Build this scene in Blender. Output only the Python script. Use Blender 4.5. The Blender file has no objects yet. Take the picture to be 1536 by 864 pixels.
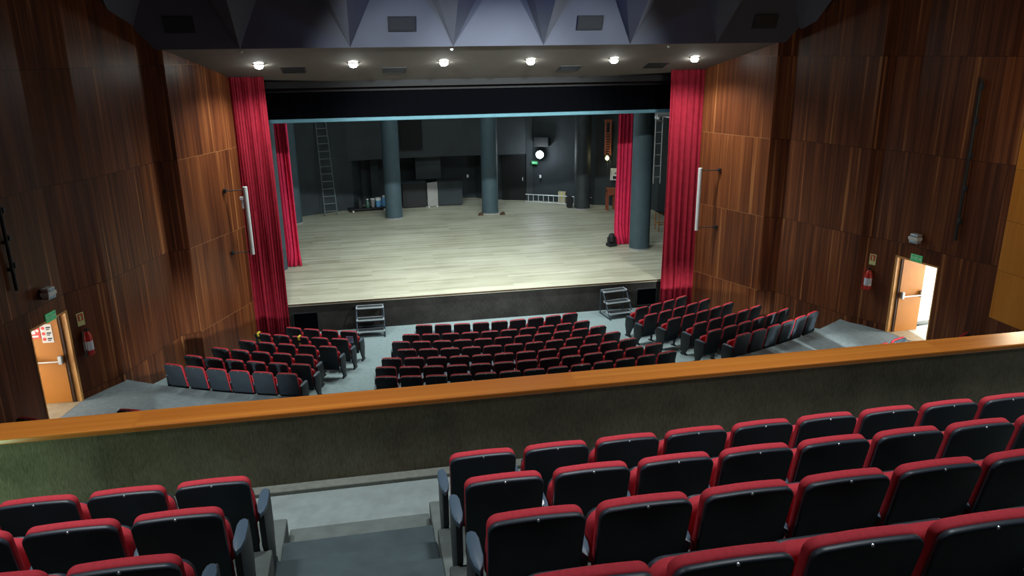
import bpy, bmesh, math, random
from mathutils import Vector, Matrix
random.seed(4)
SC = bpy.context.scene
COL = SC.collection
PI = math.pi
R = math.radians

# ------------------------------------------------------------------ materials
def new_mat(name):
    m = bpy.data.materials.new(name); m.use_nodes = True
    nt = m.node_tree; b = nt.nodes['Principled BSDF']
    return m, nt, b

def plain(name, col, rough=.6, metal=0., spec=.5, noise=.0, scale=30., bump=0., emit=None, estr=0.):
    m, nt, b = new_mat(name)
    b.inputs['Base Color'].default_value = (*col, 1)
    b.inputs['Roughness'].default_value = rough
    b.inputs['Metallic'].default_value = metal
    b.inputs['Specular IOR Level'].default_value = spec
    if noise or bump:
        tc = nt.nodes.new('ShaderNodeTexCoord'); n = nt.nodes.new('ShaderNodeTexNoise')
        n.inputs['Scale'].default_value = scale; n.inputs['Detail'].default_value = 5
        nt.links.new(tc.outputs['Object'], n.inputs['Vector'])
        if noise:
            r = nt.nodes.new('ShaderNodeValToRGB')
            lo = [c*(1-noise) for c in col]; hi = [min(1, c*(1+noise)) for c in col]
            r.color_ramp.elements[0].position = .3; r.color_ramp.elements[1].position = .7
            r.color_ramp.elements[0].color = (*lo, 1); r.color_ramp.elements[1].color = (*hi, 1)
            nt.links.new(n.outputs['Fac'], r.inputs['Fac']); nt.links.new(r.outputs['Color'], b.inputs['Base Color'])
        if bump:
            bp = nt.nodes.new('ShaderNodeBump'); bp.inputs['Strength'].default_value = bump
            bp.inputs['Distance'].default_value = .01
            nt.links.new(n.outputs['Fac'], bp.inputs['Height']); nt.links.new(bp.outputs['Normal'], b.inputs['Normal'])
    if emit:
        b.inputs['Emission Color'].default_value = (*emit, 1); b.inputs['Emission Strength'].default_value = estr
    return m

def math_node(nt, op, a=None, b=None):
    n = nt.nodes.new('ShaderNodeMath'); n.operation = op
    for i, v in enumerate((a, b)):
        if v is None: continue
        if isinstance(v, (int, float)): n.inputs[i].default_value = v
        else: nt.links.new(v, n.inputs[i])
    return n.outputs[0]

def wood_panel(name, stops, joint, strip=.31, rough=.38, panel_h=2.2, v0=1.22):
    """Veneered boards: uv in metres, u along the wall, v = height."""
    m, nt, b = new_mat(name)
    L = nt.links.new
    uv = nt.nodes.new('ShaderNodeUVMap'); sep = nt.nodes.new('ShaderNodeSeparateXYZ')
    L(uv.outputs['UV'], sep.inputs[0]); u, v = sep.outputs[0], sep.outputs[1]
    pv = math_node(nt, 'DIVIDE', math_node(nt, 'SUBTRACT', v, v0), panel_h)
    row = math_node(nt, 'FLOOR', pv)
    strp = math_node(nt, 'FLOOR', math_node(nt, 'DIVIDE', math_node(nt, 'ADD', u, math_node(nt, 'MULTIPLY', row, .13)), strip))
    cw = nt.nodes.new('ShaderNodeCombineXYZ'); L(strp, cw.inputs[0]); L(row, cw.inputs[1])
    wn = nt.nodes.new('ShaderNodeTexWhiteNoise'); wn.noise_dimensions = '2D'; L(cw.outputs[0], wn.inputs['Vector'])
    def streak(su, sv, off, det):
        c = nt.nodes.new('ShaderNodeCombineXYZ')
        L(math_node(nt, 'MULTIPLY', u, su), c.inputs[0])
        L(math_node(nt, 'MULTIPLY', v, sv), c.inputs[1])
        L(math_node(nt, 'ADD', math_node(nt, 'MULTIPLY', row, 5.3), off), c.inputs[2])
        n = nt.nodes.new('ShaderNodeTexNoise'); n.inputs['Scale'].default_value = 1; n.inputs['Detail'].default_value = det
        n.inputs['Roughness'].default_value = .6; n.inputs['Distortion'].default_value = .3
        L(c.outputs[0], n.inputs['Vector']); return n.outputs['Fac']
    s1 = streak(13, .22, 0, 3); s2 = streak(38, .45, 9, 4); s3 = streak(2.4, .3, 4, 2); s4 = streak(10, .15, 17, 1)
    mixv = math_node(nt, 'ADD', math_node(nt, 'MULTIPLY', s1, .46), math_node(nt, 'MULTIPLY', s2, .32))
    mixv = math_node(nt, 'ADD', mixv, math_node(nt, 'MULTIPLY', s3, .22))
    mixv = math_node(nt, 'ADD', mixv, math_node(nt, 'MULTIPLY', math_node(nt, 'SUBTRACT', wn.outputs['Value'], .5), .13))
    mixv = math_node(nt, 'ADD', mixv, math_node(nt, 'MULTIPLY', math_node(nt, 'MAXIMUM', math_node(nt, 'SUBTRACT', s4, .61), 0.), 1.8))
    rp = nt.nodes.new('ShaderNodeValToRGB'); L(mixv, rp.inputs['Fac'])
    e = rp.color_ramp.elements
    e[0].position, e[0].color = stops[0][0], (*stops[0][1], 1)
    e[1].position, e[1].color = stops[-1][0], (*stops[-1][1], 1)
    for p, c in stops[1:-1]:
        x = e.new(p); x.color = (*c, 1)
    fr = math_node(nt, 'FRACT', pv)
    jm = math_node(nt, 'LESS_THAN', fr, .0065)
    mx = nt.nodes.new('ShaderNodeMixRGB'); L(jm, mx.inputs[0]); L(rp.outputs['Color'], mx.inputs[1])
    mx.inputs[2].default_value = (*joint, 1)
    L(mx.outputs[0], b.inputs['Base Color'])
    b.inputs['Roughness'].default_value = rough
    b.inputs['Specular IOR Level'].default_value = .22
    return m

def planks(name):
    """Stage boards running across the stage."""
    m, nt, b = new_mat(name); L = nt.links.new
    tc = nt.nodes.new('ShaderNodeTexCoord'); sep = nt.nodes.new('ShaderNodeSeparateXYZ'); L(tc.outputs['Object'], sep.inputs[0])
    x, y = sep.outputs[0], sep.outputs[1]
    row = math_node(nt, 'FLOOR', math_node(nt, 'DIVIDE', y, .16))
    cx = math_node(nt, 'FLOOR', math_node(nt, 'DIVIDE', math_node(nt, 'ADD', x, math_node(nt, 'MULTIPLY', math_node(nt, 'MODULO', row, 3), 1.1)), 3.3))
    cw = nt.nodes.new('ShaderNodeCombineXYZ'); L(row, cw.inputs[0]); L(cx, cw.inputs[1])
    wn = nt.nodes.new('ShaderNodeTexWhiteNoise'); wn.noise_dimensions = '2D'; L(cw.outputs[0], wn.inputs['Vector'])
    mp = nt.nodes.new('ShaderNodeMapping'); mp.inputs['Scale'].default_value = (.5, 9, 1); L(tc.outputs['Object'], mp.inputs['Vector'])
    n = nt.nodes.new('ShaderNodeTexNoise'); n.inputs['Scale'].default_value = 2; n.inputs['Detail'].default_value = 5; L(mp.outputs[0], n.inputs['Vector'])
    n2 = nt.nodes.new('ShaderNodeTexNoise'); n2.inputs['Scale'].default_value = .55; n2.inputs['Detail'].default_value = 4; L(tc.outputs['Object'], n2.inputs['Vector'])
    f = math_node(nt, 'ADD', math_node(nt, 'MULTIPLY', wn.outputs['Value'], .22), math_node(nt, 'MULTIPLY', n.outputs['Fac'], .45))
    f = math_node(nt, 'ADD', f, math_node(nt, 'MULTIPLY', n2.outputs['Fac'], .45))
    rp = nt.nodes.new('ShaderNodeValToRGB'); L(f, rp.inputs['Fac'])
    e = rp.color_ramp.elements
    e[0].position, e[0].color = .3, (.215, .20, .135, 1)
    e[1].position, e[1].color = .78, (.50, .495, .40, 1)
    x1 = e.new(.52); x1.color = (.365, .355, .272, 1)
    L(rp.outputs['Color'], b.inputs['Base Color'])
    b.inputs['Roughness'].default_value = .5; b.inputs['Specular IOR Level'].default_value = .3
    return m

def fibre(name, lo, hi, sx=60, sz=14, rough=.95):
    """Coarse carpet glued to a wall: streaky fibres."""
    m, nt, b = new_mat(name); L = nt.links.new
    tc = nt.nodes.new('ShaderNodeTexCoord'); mp = nt.nodes.new('ShaderNodeMapping')
    mp.inputs['Scale'].default_value = (sx, sx, sz); L(tc.outputs['Object'], mp.inputs['Vector'])
    n = nt.nodes.new('ShaderNodeTexNoise'); n.inputs['Scale'].default_value = 1; n.inputs['Detail'].default_value = 4; L(mp.outputs[0], n.inputs['Vector'])
    n2 = nt.nodes.new('ShaderNodeTexNoise'); n2.inputs['Scale'].default_value = 2.2; n2.inputs['Detail'].default_value = 4; L(tc.outputs['Object'], n2.inputs['Vector'])
    f = math_node(nt, 'ADD', math_node(nt, 'MULTIPLY', n.outputs['Fac'], .55), math_node(nt, 'MULTIPLY', n2.outputs['Fac'], .45))
    rp = nt.nodes.new('ShaderNodeValToRGB'); L(f, rp.inputs['Fac'])
    e = rp.color_ramp.elements
    e[0].position, e[0].color = .33, (*lo, 1); e[1].position, e[1].color = .68, (*hi, 1)
    L(rp.outputs['Color'], b.inputs['Base Color']); b.inputs['Roughness'].default_value = rough
    b.inputs['Specular IOR Level'].default_value = .15
    bp = nt.nodes.new('ShaderNodeBump'); bp.inputs['Strength'].default_value = .4; bp.inputs['Distance'].default_value = .01
    L(n.outputs['Fac'], bp.inputs['Height']); L(bp.outputs['Normal'], b.inputs['Normal'])
    return m

M = {}
M['wood'] = wood_panel('dark_veneer', [(.34, (.042, .012, .006)), (.45, (.085, .026, .0115)), (.54, (.140, .043, .0165)), (.64, (.205, .070, .025)), (.76, (.34, .145, .055))], (.045, .016, .009))
M['wood_lit'] = wood_panel('lit_veneer', [(.34, (.06, .017, .008)), (.45, (.11, .032, .012)), (.54, (.155, .047, .016)), (.64, (.21, .070, .023)), (.76, (.32, .13, .044))], (.26, .12, .05))  # brighter copy of the veneer, light on the panels by the stage put into colour
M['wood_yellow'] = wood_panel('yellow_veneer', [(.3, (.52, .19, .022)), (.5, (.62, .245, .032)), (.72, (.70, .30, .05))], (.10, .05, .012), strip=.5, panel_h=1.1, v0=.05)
M['rail'] = wood_panel('varnished_rail', [(.3, (.36, .105, .016)), (.5, (.46, .145, .022)), (.7, (.54, .19, .03))], (.46, .145, .022), strip=1.8, rough=.24)
M['rail'].node_tree.nodes['Principled BSDF'].inputs['Specular IOR Level'].default_value = .5
M['boards'] = planks('stage_boards')
M['carpet_wall'] = fibre('wall_carpet', (.085, .076, .054), (.20, .182, .128), 140, 20)
M['carpet_stage'] = fibre('stage_front_carpet', (.016, .015, .014), (.045, .042, .040), 50, 9)
M['carpet_floor'] = plain('floor_carpet', (.235, .305, .325), .9, noise=.12, scale=14, spec=.15)
M['carpet_aisle'] = plain('aisle_carpet', (.185, .225, .25), .9, noise=.12, scale=10, spec=.15)
M['balcony_floor'] = plain('balcony_floor_paint', (.185, .217, .208), .75, noise=.14, scale=7, spec=.3)
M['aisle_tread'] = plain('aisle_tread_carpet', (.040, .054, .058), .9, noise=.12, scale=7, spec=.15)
M['half_tread'] = plain('half_step_falloff', (.09, .104, .096), .8, noise=.12, scale=9, spec=.2)  # terrace and first half-step, light falloff put into the colour
M['ladder_grey'] = plain('ladder_grey', (.11, .14, .155), .5, metal=.2)
M['tread_dark'] = plain('tread_dark', (.016, .022, .027), .6)
M['ledge'] = plain('floor_ledge', (.13, .135, .115), .85, noise=.15, scale=20)
M['soffit'] = plain('soffit_paint', (.15, .133, .118), .85, noise=.06, scale=3)
M['coffer'] = plain('coffer_paint', (.078, .084, .118), .85, noise=.05, scale=2)
M['vent'] = plain('vent_metal', (.02, .022, .028), .6)
M['vent_slat'] = plain('vent_slat', (.014, .016, .022), .5)
M['black_cloth'] = plain('black_cloth', (.0022, .0024, .0034), 1., spec=.0)
M['hem'] = plain('hem_blue', (.075, .19, .24), .7, noise=.08, scale=4)
M['velvet'] = plain('red_velvet', (.27, .012, .028), .75, spec=.15, noise=.12, scale=6)
M['velvet_leg'] = plain('red_leg_cloth', (.70, .035, .105), .8, spec=.12, noise=.1, scale=6)
M['col'] = plain('blue_grey_paint', (.045, .078, .098), .7, noise=.12, scale=2.5)
M['col_dark'] = plain('dark_column_paint', (.022, .028, .033), .6, noise=.35, scale=3)
M['stage_wall'] = plain('stage_wall_paint', (.022, .030, .037), .8, noise=.2, scale=1.4)
M['stage_wall2'] = plain('stage_wall_grey', (.034, .042, .048), .8, noise=.15, scale=1.4)
M['void'] = plain('unlit_black', (.006, .007, .008), .9)
M['shell'] = plain('black_plastic', (.020, .028, .038), .45, spec=.35, noise=.12, scale=9)
M['red'] = plain('red_upholstery', (.40, .030, .042), .82, spec=.15, noise=.1, scale=60)
M['red_rear'] = M['red']
M['pad'] = plain('armrest_plastic', (.040, .066, .095), .42, spec=.5)
M['panel'] = plain('side_panel_plastic', (.009, .011, .014), .5)
M['tag'] = plain('tag_metal', (.5, .52, .55), .35, metal=.8)
M['orange_door'] = plain('door_laminate', (.48, .175, .022), .45, noise=.06, scale=2)
M['jamb'] = plain('jamb_wood', (.66, .33, .10), .45, noise=.06, scale=5)
M['gap'] = plain('dark_hinge_gap', (.06, .025, .012), .7)
M['metal'] = plain('brushed_metal', (.62, .64, .66), .35, metal=.9)
M['alu'] = plain('aluminium', (.62, .67, .72), .4, metal=.5)
M['dark_metal'] = plain('dark_metal', (.03, .034, .04), .5, metal=.4)
M['steel_blue'] = plain('blue_grey_steel', (.04, .06, .085), .45, metal=.3)
M['lobby'] = plain('lobby_white', (.85, .86, .84), .8)
M['lobby_floor'] = plain('lobby_floor', (.50, .56, .54), .5, noise=.05)
M['threshold'] = plain('threshold_stone', (.33, .26, .17), .7, noise=.12, scale=8)
M['skirt'] = plain('skirting_grey', (.22, .24, .24), .6)
M['ext_red'] = plain('extinguisher_red', (.45, .02, .015), .3)
M['ext_label'] = plain('extinguisher_label', (.55, .60, .72), .5)
M['sign_yellow'] = plain('sign_cream', (.62, .66, .30), .5)
M['sign_red'] = plain('sign_red', (.5, .05, .03), .5)
M['sign_green'] = plain('sign_green', (.03, .28, .10), .5, emit=(.05, .55, .2), estr=.25)
M['sign_text'] = plain('sign_text', (.75, .95, .8), .5)
M['white'] = plain('white_enamel', (.72, .75, .76), .45)
M['paper'] = plain('white_paper', (.82, .80, .80), .8)
M['ink'] = plain('black_ink', (.03, .03, .04), .7)
M['poster_red'] = plain('poster_red', (.70, .07, .06), .6)
M['blue_plastic'] = plain('blue_plastic', (.10, .30, .55), .4)
M['lens'] = plain('lamp_lens', (.30, .50, .68), .2)
M['tube'] = plain('grey_tube', (.62, .66, .66), .45)
M['rust'] = plain('rust_orange', (.26, .065, .03), .6, noise=.2, scale=12)
M['orange_tube'] = plain('orange_tube', (.55, .22, .05), .5)
M['tape'] = plain('yellow_tape', (.62, .52, .03), .5)
M['black'] = plain('matte_black', (.008, .009, .011), .7)
M['grey_board'] = plain('grey_board', (.30, .29, .29), .7, noise=.08, scale=5)
M['card'] = plain('cardboard', (.42, .38, .26), .8)
M['green_glass'] = plain('green_plastic', (.03, .085, .065), .4)
M['lamp_on'] = plain('lamp_glow', (1, 1, 1), .5, emit=(.93, 1, .95), estr=60)
M['flood_on'] = plain('flood_glow', (1, 1, 1), .5, emit=(.85, .95, 1), estr=40)
M['bulb_on'] = plain('yellow_bulb_glow', (1, 1, .6), .5, emit=(1, .93, .36), estr=2.4)
M['curtain_track'] = plain('dark_slot', (.01, .01, .012), .8)
M['riser'] = plain('riser_paint', (.11, .13, .13), .8, noise=.1, scale=8)

# ------------------------------------------------------------------ mesh helpers
def box(bm, x0, x1, y0, y1, z0, z1, bev=0.):
    vs = [bm.verts.new((x, y, z)) for z in (z0, z1) for y in (y0, y1) for x in (x0, x1)]
    fs = [bm.faces.new([vs[i] for i in q]) for q in ((0, 2, 3, 1), (4, 5, 7, 6), (0, 1, 5, 4), (2, 6, 7, 3), (0, 4, 6, 2), (1, 3, 7, 5))]
    if bev:
        es = list({e for f in fs for e in f.edges})
        bmesh.ops.bevel(bm, geom=es, offset=bev, segments=2, profile=.5, affect='EDGES')
    return vs

def obox(bm, c, ux, uy, sx, sy, z0, z1):
    """box centred at c (x,y) with plan axes ux, uy"""
    c = Vector(c); ux = Vector(ux); uy = Vector(uy)
    vs = []
    for z in (z0, z1):
        for b in (-1, 1):
            for a in (-1, 1):
                p = c + ux*(a*sx/2) + uy*(b*sy/2); vs.append(bm.verts.new((p.x, p.y, z)))
    for q in ((0, 2, 3, 1), (4, 5, 7, 6), (0, 1, 5, 4), (2, 6, 7, 3), (0, 4, 6, 2), (1, 3, 7, 5)): bm.faces.new([vs[i] for i in q])

def tube(bm, p0, p1, r0, r1=None, seg=14, cap=True):
    p0 = Vector(p0); p1 = Vector(p1); r1 = r0 if r1 is None else r1
    d = (p1-p0).normalized(); a = d.orthogonal().normalized(); b = d.cross(a)
    A = [bm.verts.new(p0+(a*math.cos(t)+b*math.sin(t))*r0) for t in [2*PI*i/seg for i in range(seg)]]
    B = [bm.verts.new(p1+(a*math.cos(t)+b*math.sin(t))*r1) for t in [2*PI*i/seg for i in range(seg)]]
    for i in range(seg): bm.faces.new((A[i], A[(i+1) % seg], B[(i+1) % seg], B[i]))
    if cap: bm.faces.new(A[::-1]); bm.faces.new(B)

def path(bm, pts, r, seg=8):
    for a, b in zip(pts, pts[1:]): tube(bm, a, b, r, seg=seg)

def lathe(bm, prof, c=(0, 0, 0), seg=20):
    rings = []
    for r, z in prof:
        rings.append([bm.verts.new((c[0]+r*math.cos(2*PI*i/seg), c[1]+r*math.sin(2*PI*i/seg), c[2]+z)) for i in range(seg)])
    for A, B in zip(rings, rings[1:]):
        for i in range(seg): bm.faces.new((A[i], A[(i+1) % seg], B[(i+1) % seg], B[i]))
    bm.faces.new(rings[0][::-1]); bm.faces.new(rings[-1])

def prism(bm, poly, axis, a0, a1, bev=0.):
    """extrude a 2D polygon: axis 'x' -> poly in (y,z); 'z' -> poly in (x,y); 'y' -> poly in (x,z)"""
    def P(q, a): return {'x': (a, q[0], q[1]), 'z': (q[0], q[1], a), 'y': (q[0], a, q[1])}[axis]
    A = [bm.verts.new(P(q, a0)) for q in poly]; B = [bm.verts.new(P(q, a1)) for q in poly]
    n = len(poly)
    fs = [bm.faces.new(A[::-1]), bm.faces.new(B)]
    for i in range(n): fs.append(bm.faces.new((A[i], A[(i+1) % n], B[(i+1) % n], B[i])))
    bmesh.ops.recalc_face_normals(bm, faces=fs)
    if bev:
        bmesh.ops.bevel(bm, geom=list({e for f in fs[:2] for e in f.edges}), offset=bev, segments=2, profile=.5, affect='EDGES')

def quad(bm, *pts):
    return bm.faces.new([bm.verts.new(p) for p in pts])

def rrect(w_top, w_bot, h, r_top, r_bot, n=6, sag=0.):
    """outline of a rounded panel in (x, z), z from 0 to h"""
    pts = []
    def arc(cx, cz, r, a0, a1):
        for i in range(n+1):
            a = a0+(a1-a0)*i/n; pts.append((cx+r*math.cos(a), cz+r*math.sin(a)))
    arc(w_bot/2-r_bot, r_bot, r_bot, -PI/2, 0)
    arc(w_top/2-r_top, h-r_top, r_top, 0, PI/2)
    if sag:
        for i in range(1, 6):
            t = i/6; x = (w_top/2-r_top)*(1-2*t); pts.append((x, h+sag*(1-(2*t-1)**2)))
    arc(-w_top/2+r_top, h-r_top, r_top, PI/2, PI)
    arc(-w_bot/2+r_bot, r_bot, r_bot, PI, 1.5*PI)
    return pts

def rpanel(bm, outline, y0, y1, bev, mat4):
    tmp = bmesh.new(); prism(tmp, outline, 'y', y0, y1, bev)
    bmesh.ops.transform(tmp, matrix=mat4, verts=tmp.verts)
    me = bpy.data.meshes.new('t'); tmp.to_mesh(me); tmp.free(); bm.from_mesh(me); bpy.data.meshes.remove(me)

def mesh_of(name, bm, mats, smooth=None, recalc=True):
    if recalc: bmesh.ops.recalc_face_normals(bm, faces=bm.faces)
    me = bpy.data.meshes.new(name); bm.to_mesh(me); bm.free()
    for m in (mats if isinstance(mats, (list, tuple)) else [mats]): me.materials.append(m)
    if smooth is not None:
        me.polygons.foreach_set('use_smooth', [True]*len(me.polygons)); me.set_sharp_from_angle(angle=R(smooth))
    return me

def link(name, me, parent=None):
    o = bpy.data.objects.new(name, me); COL.objects.link(o)
    if parent: o.parent = parent
    return o

def obj(name, bm, mats, parent=None, smooth=None):
    return link(name, mesh_of(name, bm, mats, smooth), parent)

def tag(o, label=None, cat=None, group=None, kind=None):
    if label: o['label'] = label
    if cat: o['category'] = cat
    if group: o['group'] = group
    if kind: o['kind'] = kind
    return o

def thing(name, label, cat, loc=(0, 0, 0), rz=0., group=None):
    o = bpy.data.objects.new(name, None); COL.objects.link(o)
    o.empty_display_size = .1; o.location = loc; o.rotation_euler = (0, 0, rz)
    return tag(o, label, cat, group)

def struct(name, bm, mats, smooth=None):
    return tag(obj(name, bm, mats, None, smooth), kind='structure')

def N(): return bmesh.new()

def text_mesh(name, s, size, mat, parent, loc, rot, extrude=.002):
    cu = bpy.data.curves.new(name, 'FONT'); cu.body = s; cu.size = size; cu.extrude = extrude
    cu.align_x = 'CENTER'; cu.align_y = 'CENTER'
    t = bpy.data.objects.new(name+'_curve', cu); COL.objects.link(t)
    dg = bpy.context.evaluated_depsgraph_get(); me = bpy.data.meshes.new_from_object(t.evaluated_get(dg))
    bpy.data.objects.remove(t); bpy.data.curves.remove(cu)
    me.materials.clear(); me.materials.append(mat)
    o = link(name, me, parent); o.location = loc; o.rotation_euler = rot
    return o

# ------------------------------------------------------------------ layout constants (metres)
AX = 3.32                       # centre line of the house
CEN = (3.25, 31.5)              # centre of the seating arcs
EYE = 8.1                       # camera height above the stalls floor at the stage foot
STAGE_Z = .93
AISLE_Z = 1.07
def rake(r): return max(0., .15*(r-12.2))

# ------------------------------------------------------------------ walls
# plan of one side wall: (half width from the centre line, depth), stepping in towards the stage
WL = [(6.60, 22.75), (6.80, 21.9), (7.74, 19.76), (8.20, 19.53), (8.94, 17.2), (9.20, 16.85), (9.53, 16.36), (9.80, 15.2), (10.00, 14.3), (10.16, 13.85), (10.22, 12.8), (10.35, 8.0), (10.4, -4.5)]
WR = [(6.75, 22.75), (6.85, 22.05), (7.78, 19.78), (8.22, 19.53), (9.02, 17.1), (9.22, 16.85), (9.50, 16.30), (9.75, 15.12), (9.96, 14.3), (10.14, 13.85), (10.16, 12.8), (10.35, 8.0), (10.4, -4.5)]
DOOR_TOP = 3.07
def half_at(y, W):
    for (a, ya), (b, yb) in zip(W, W[1:]):
        if yb <= y <= ya: return a+(b-a)*(ya-y)/(ya-yb)
    return W[0][0] if y > W[0][1] else W[-1][0]

def side_wall(name, W, sgn):
    bm = N(); uvl = bm.loops.layers.uv.new('UVMap')
    u = 0 if sgn < 0 else 40.
    def face(p, q, u0, u1, z0, z1, mi):
        f = quad(bm, (*p, z0), (*q, z0), (*q, z1), (*p, z1)); f.material_index = mi
        for lp, (a, b) in zip(f.loops, ((u0, z0), (u1, z0), (u1, z1), (u0, z1))): lp[uvl].uv = (a, b)
    for i, ((a, ya), (b, yb)) in enumerate(zip(W, W[1:])):
        p = (AX+sgn*a, ya); q = (AX+sgn*b, yb); L = math.dist(p, q)
        if i == 6: face(p, q, u, u+L, DOOR_TOP, 13, 0)            # over the exit door
        elif i >= 9:
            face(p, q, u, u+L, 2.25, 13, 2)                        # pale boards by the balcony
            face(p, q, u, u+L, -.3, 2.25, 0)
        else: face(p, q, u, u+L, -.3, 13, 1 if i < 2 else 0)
        u += L+.37
    bmesh.ops.recalc_face_normals(bm, faces=bm.faces)
    return struct(name, bm, [M['wood'], M['wood_lit'], M['wood_yellow']])
side_wall('wall_left', WL, -1)
side_wall('wall_right', WR, 1)
bm = N(); quad(bm, (-8, -4.5, -1), (15, -4.5, -1), (15, -4.5, 13), (-8, -4.5, 13)); uvl = bm.loops.layers.uv.new('UVMap')
for f in bm.faces:
    for lp in f.loops: lp[uvl].uv = (lp.vert.co.x, lp.vert.co.z)
struct('wall_back', bm, M['wood'])

# ------------------------------------------------------------------ stalls floor: raked cone, then the raised cross aisle behind the seats
def wall_angle(r, sgn):
    """angle at which the arc of radius r meets the side wall"""
    W = WL if sgn < 0 else WR
    lo, hi = 0., 80.
    for _ in range(40):
        m = (lo+hi)/2; x = CEN[0]+sgn*r*math.sin(R(m)); y = CEN[1]-r*math.cos(R(m))
        if abs(x-AX) < half_at(y, W)+.015: lo = m
        else: hi = m
    return sgn*lo
def polar_floor(bm, r0, r1, nr, a0, a1, na, zf):
    rows = []
    for i in range(nr+1):
        r = r0+(r1-r0)*i/nr; row = []
        b0 = max(a0, wall_angle(r, -1)); b1 = min(a1, wall_angle(r, 1))
        for j in range(na+1):
            a = R(b0+(b1-b0)*j/na); row.append(bm.verts.new((CEN[0]+r*math.sin(a), CEN[1]-r*math.cos(a), zf(r))))
        rows.append(row)
    for A, B in zip(rows, rows[1:]):
        for j in range(na): bm.faces.new((A[j], A[j+1], B[j+1], B[j]))
EDGE_SIDE, EDGE_MID = 16.74, 17.3
bm = N()
polar_floor(bm, 8.0, EDGE_SIDE, 60, -62, 62, 96, rake)
polar_floor(bm, EDGE_SIDE, EDGE_MID, 2, -15.2, 15.2, 24, rake)
struct('floor', bm, M['carpet_floor'], 30)
bm = N()
for a0, a1, r0 in ((-62, -15.2, EDGE_SIDE), (-15.2, 15.2, EDGE_MID), (15.2, 62, EDGE_SIDE)):
    polar_floor(bm, r0, 29, 70, a0, a1, 48, lambda r: AISLE_Z)
    n = 40; b0 = max(a0, wall_angle(r0, -1)); b1 = min(a1, wall_angle(r0, 1))
    for j in range(n):                                            # riser
        P = []
        for k in (j, j+1):
            a = R(b0+(b1-b0)*k/n); P.append((CEN[0]+r0*math.sin(a), CEN[1]-r0*math.cos(a)))
        quad(bm, (*P[0], -.1), (*P[1], -.1), (*P[1], AISLE_Z), (*P[0], AISLE_Z))
for a in (-15.2, 15.2):
    a = R(a); p = [(CEN[0]+r*math.sin(a), CEN[1]-r*math.cos(a)) for r in (EDGE_SIDE, EDGE_MID)]
    quad(bm, (*p[0], -.1), (*p[1], -.1), (*p[1], AISLE_Z), (*p[0], AISLE_Z))
struct('floor_aisle', bm, M['carpet_aisle'], 30)

# ------------------------------------------------------------------ stage
bm = N(); box(bm, -6, 13.4, 22.42, 40, .86, STAGE_Z)
struct('floor_stage', bm, M['boards'])
bm = N(); box(bm, -4.2, 10.8, 22.46, 22.6, -.2, .86)
struct('wall_stage_front', bm, M['carpet_stage'])
bm = N(); box(bm, -4.2, 10.8, 22.40, 22.42, .895, .934, .004)
struct('trim_1', bm, M['gap'])
# black speaker grilles let into the stage front
for x0, x1, z1, lab in ((-2.42, -1.66, .66, 'black rectangular grille in the stage front beside the left red curtain'), (8.34, 9.06, .66, 'black rectangular grille in the stage front beside the right red curtain')):
    t = thing('stage_grille', lab, 'grille', (0, 0, 0), 0, 'grilles in the stage front')
    b = N()
    for q in ((x0, x1, .06, .1), (x0, x1, z1-.04, z1), (x0, x0+.04, .1, z1-.04), (x1-.04, x1, .1, z1-.04)): box(b, q[0], q[1], 22.44, 22.462, q[2], q[3])
    obj('grille_frame', b, M['black'], t)
    b = N(); box(b, x0+.04, x1-.04, 22.452, 22.462, .1, z1-.04); obj('grille_mesh', b, M['black_cloth'], t)

# ------------------------------------------------------------------ stage house walls
def ribbon(bm, pts, z0, z1):
    for a, b in zip(pts, pts[1:]): quad(bm, (*a, z0), (*b, z0), (*b, z1), (*a, z1))
bm = N()
ribbon(bm, [(-4.4, 22.75), (-5.6, 24.5), (-5.6, 33.2), (-3.3, 35.25), (-1.3, 36.25), (-.6, 36.5)], .9, 12)
struct('wall_stage_left', bm, M['stage_wall'])
bm = N()
ribbon(bm, [(6.0, 37.35), (6.7, 37.2), (7.75, 36.78)], .9, 12)
ribbon(bm, [(8.02, 36.62), (9.2, 35.85), (10.66, 34.75), (11.7, 34.3), (12.9, 33), (12.9, 24.4), (11.4, 22.75)], .9, 12)
struct('wall_stage_right', bm, M['stage_wall'])
bm = N()
ribbon(bm, [(-.6, 36.5), (-.2, 37.6), (1.2, 38.1), (5.4, 38.1), (6.0, 37.35)], .9, 3.3)
struct('wall_stage_back', bm, M['stage_wall'])
bm = N()                                                         # upper wall overhanging the recess
prism(bm, [(-.9, 36.42), (.9, 36.72), (3.6, 36.85), (6.6, 36.72), (7.76, 36.7), (7.76, 37.9), (-.6, 38.3)], 'z', 3.22, 12)
struct('wall_stage_upper', bm, M['stage_wall2'])
bm = N(); prism(bm, [(7.74, 36.85), (7.74, 36.68), (8.02, 36.52), (8.06, 36.7)], 'z', .9, 12); struct('trim_2', bm, M['stage_wall2'])
bm = N(); box(bm, 1.72, 2.74, 36.60, 36.74, 3.66, 5.4); o = struct('window_1', bm, M['void'])
# pier and the lighter wall panels inside the recess
bm = N(); box(bm, .25, .62, 37.3, 38.0, .9, 3.22); struct('trim_3', bm, M['stage_wall'])
bm = N(); quad(bm, (-.15, 37.6, 1.1), (1.55, 38.07, 1.1), (1.55, 38.07, 3.1), (-.15, 37.6, 3.1)); struct('trim_4', bm, M['stage_wall2'])
bm = N(); box(bm, 2.4, 3.62, 37.25, 37.6, 2.1, 3.24); struct('trim_5', bm, M['stage_wall2'])
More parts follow.
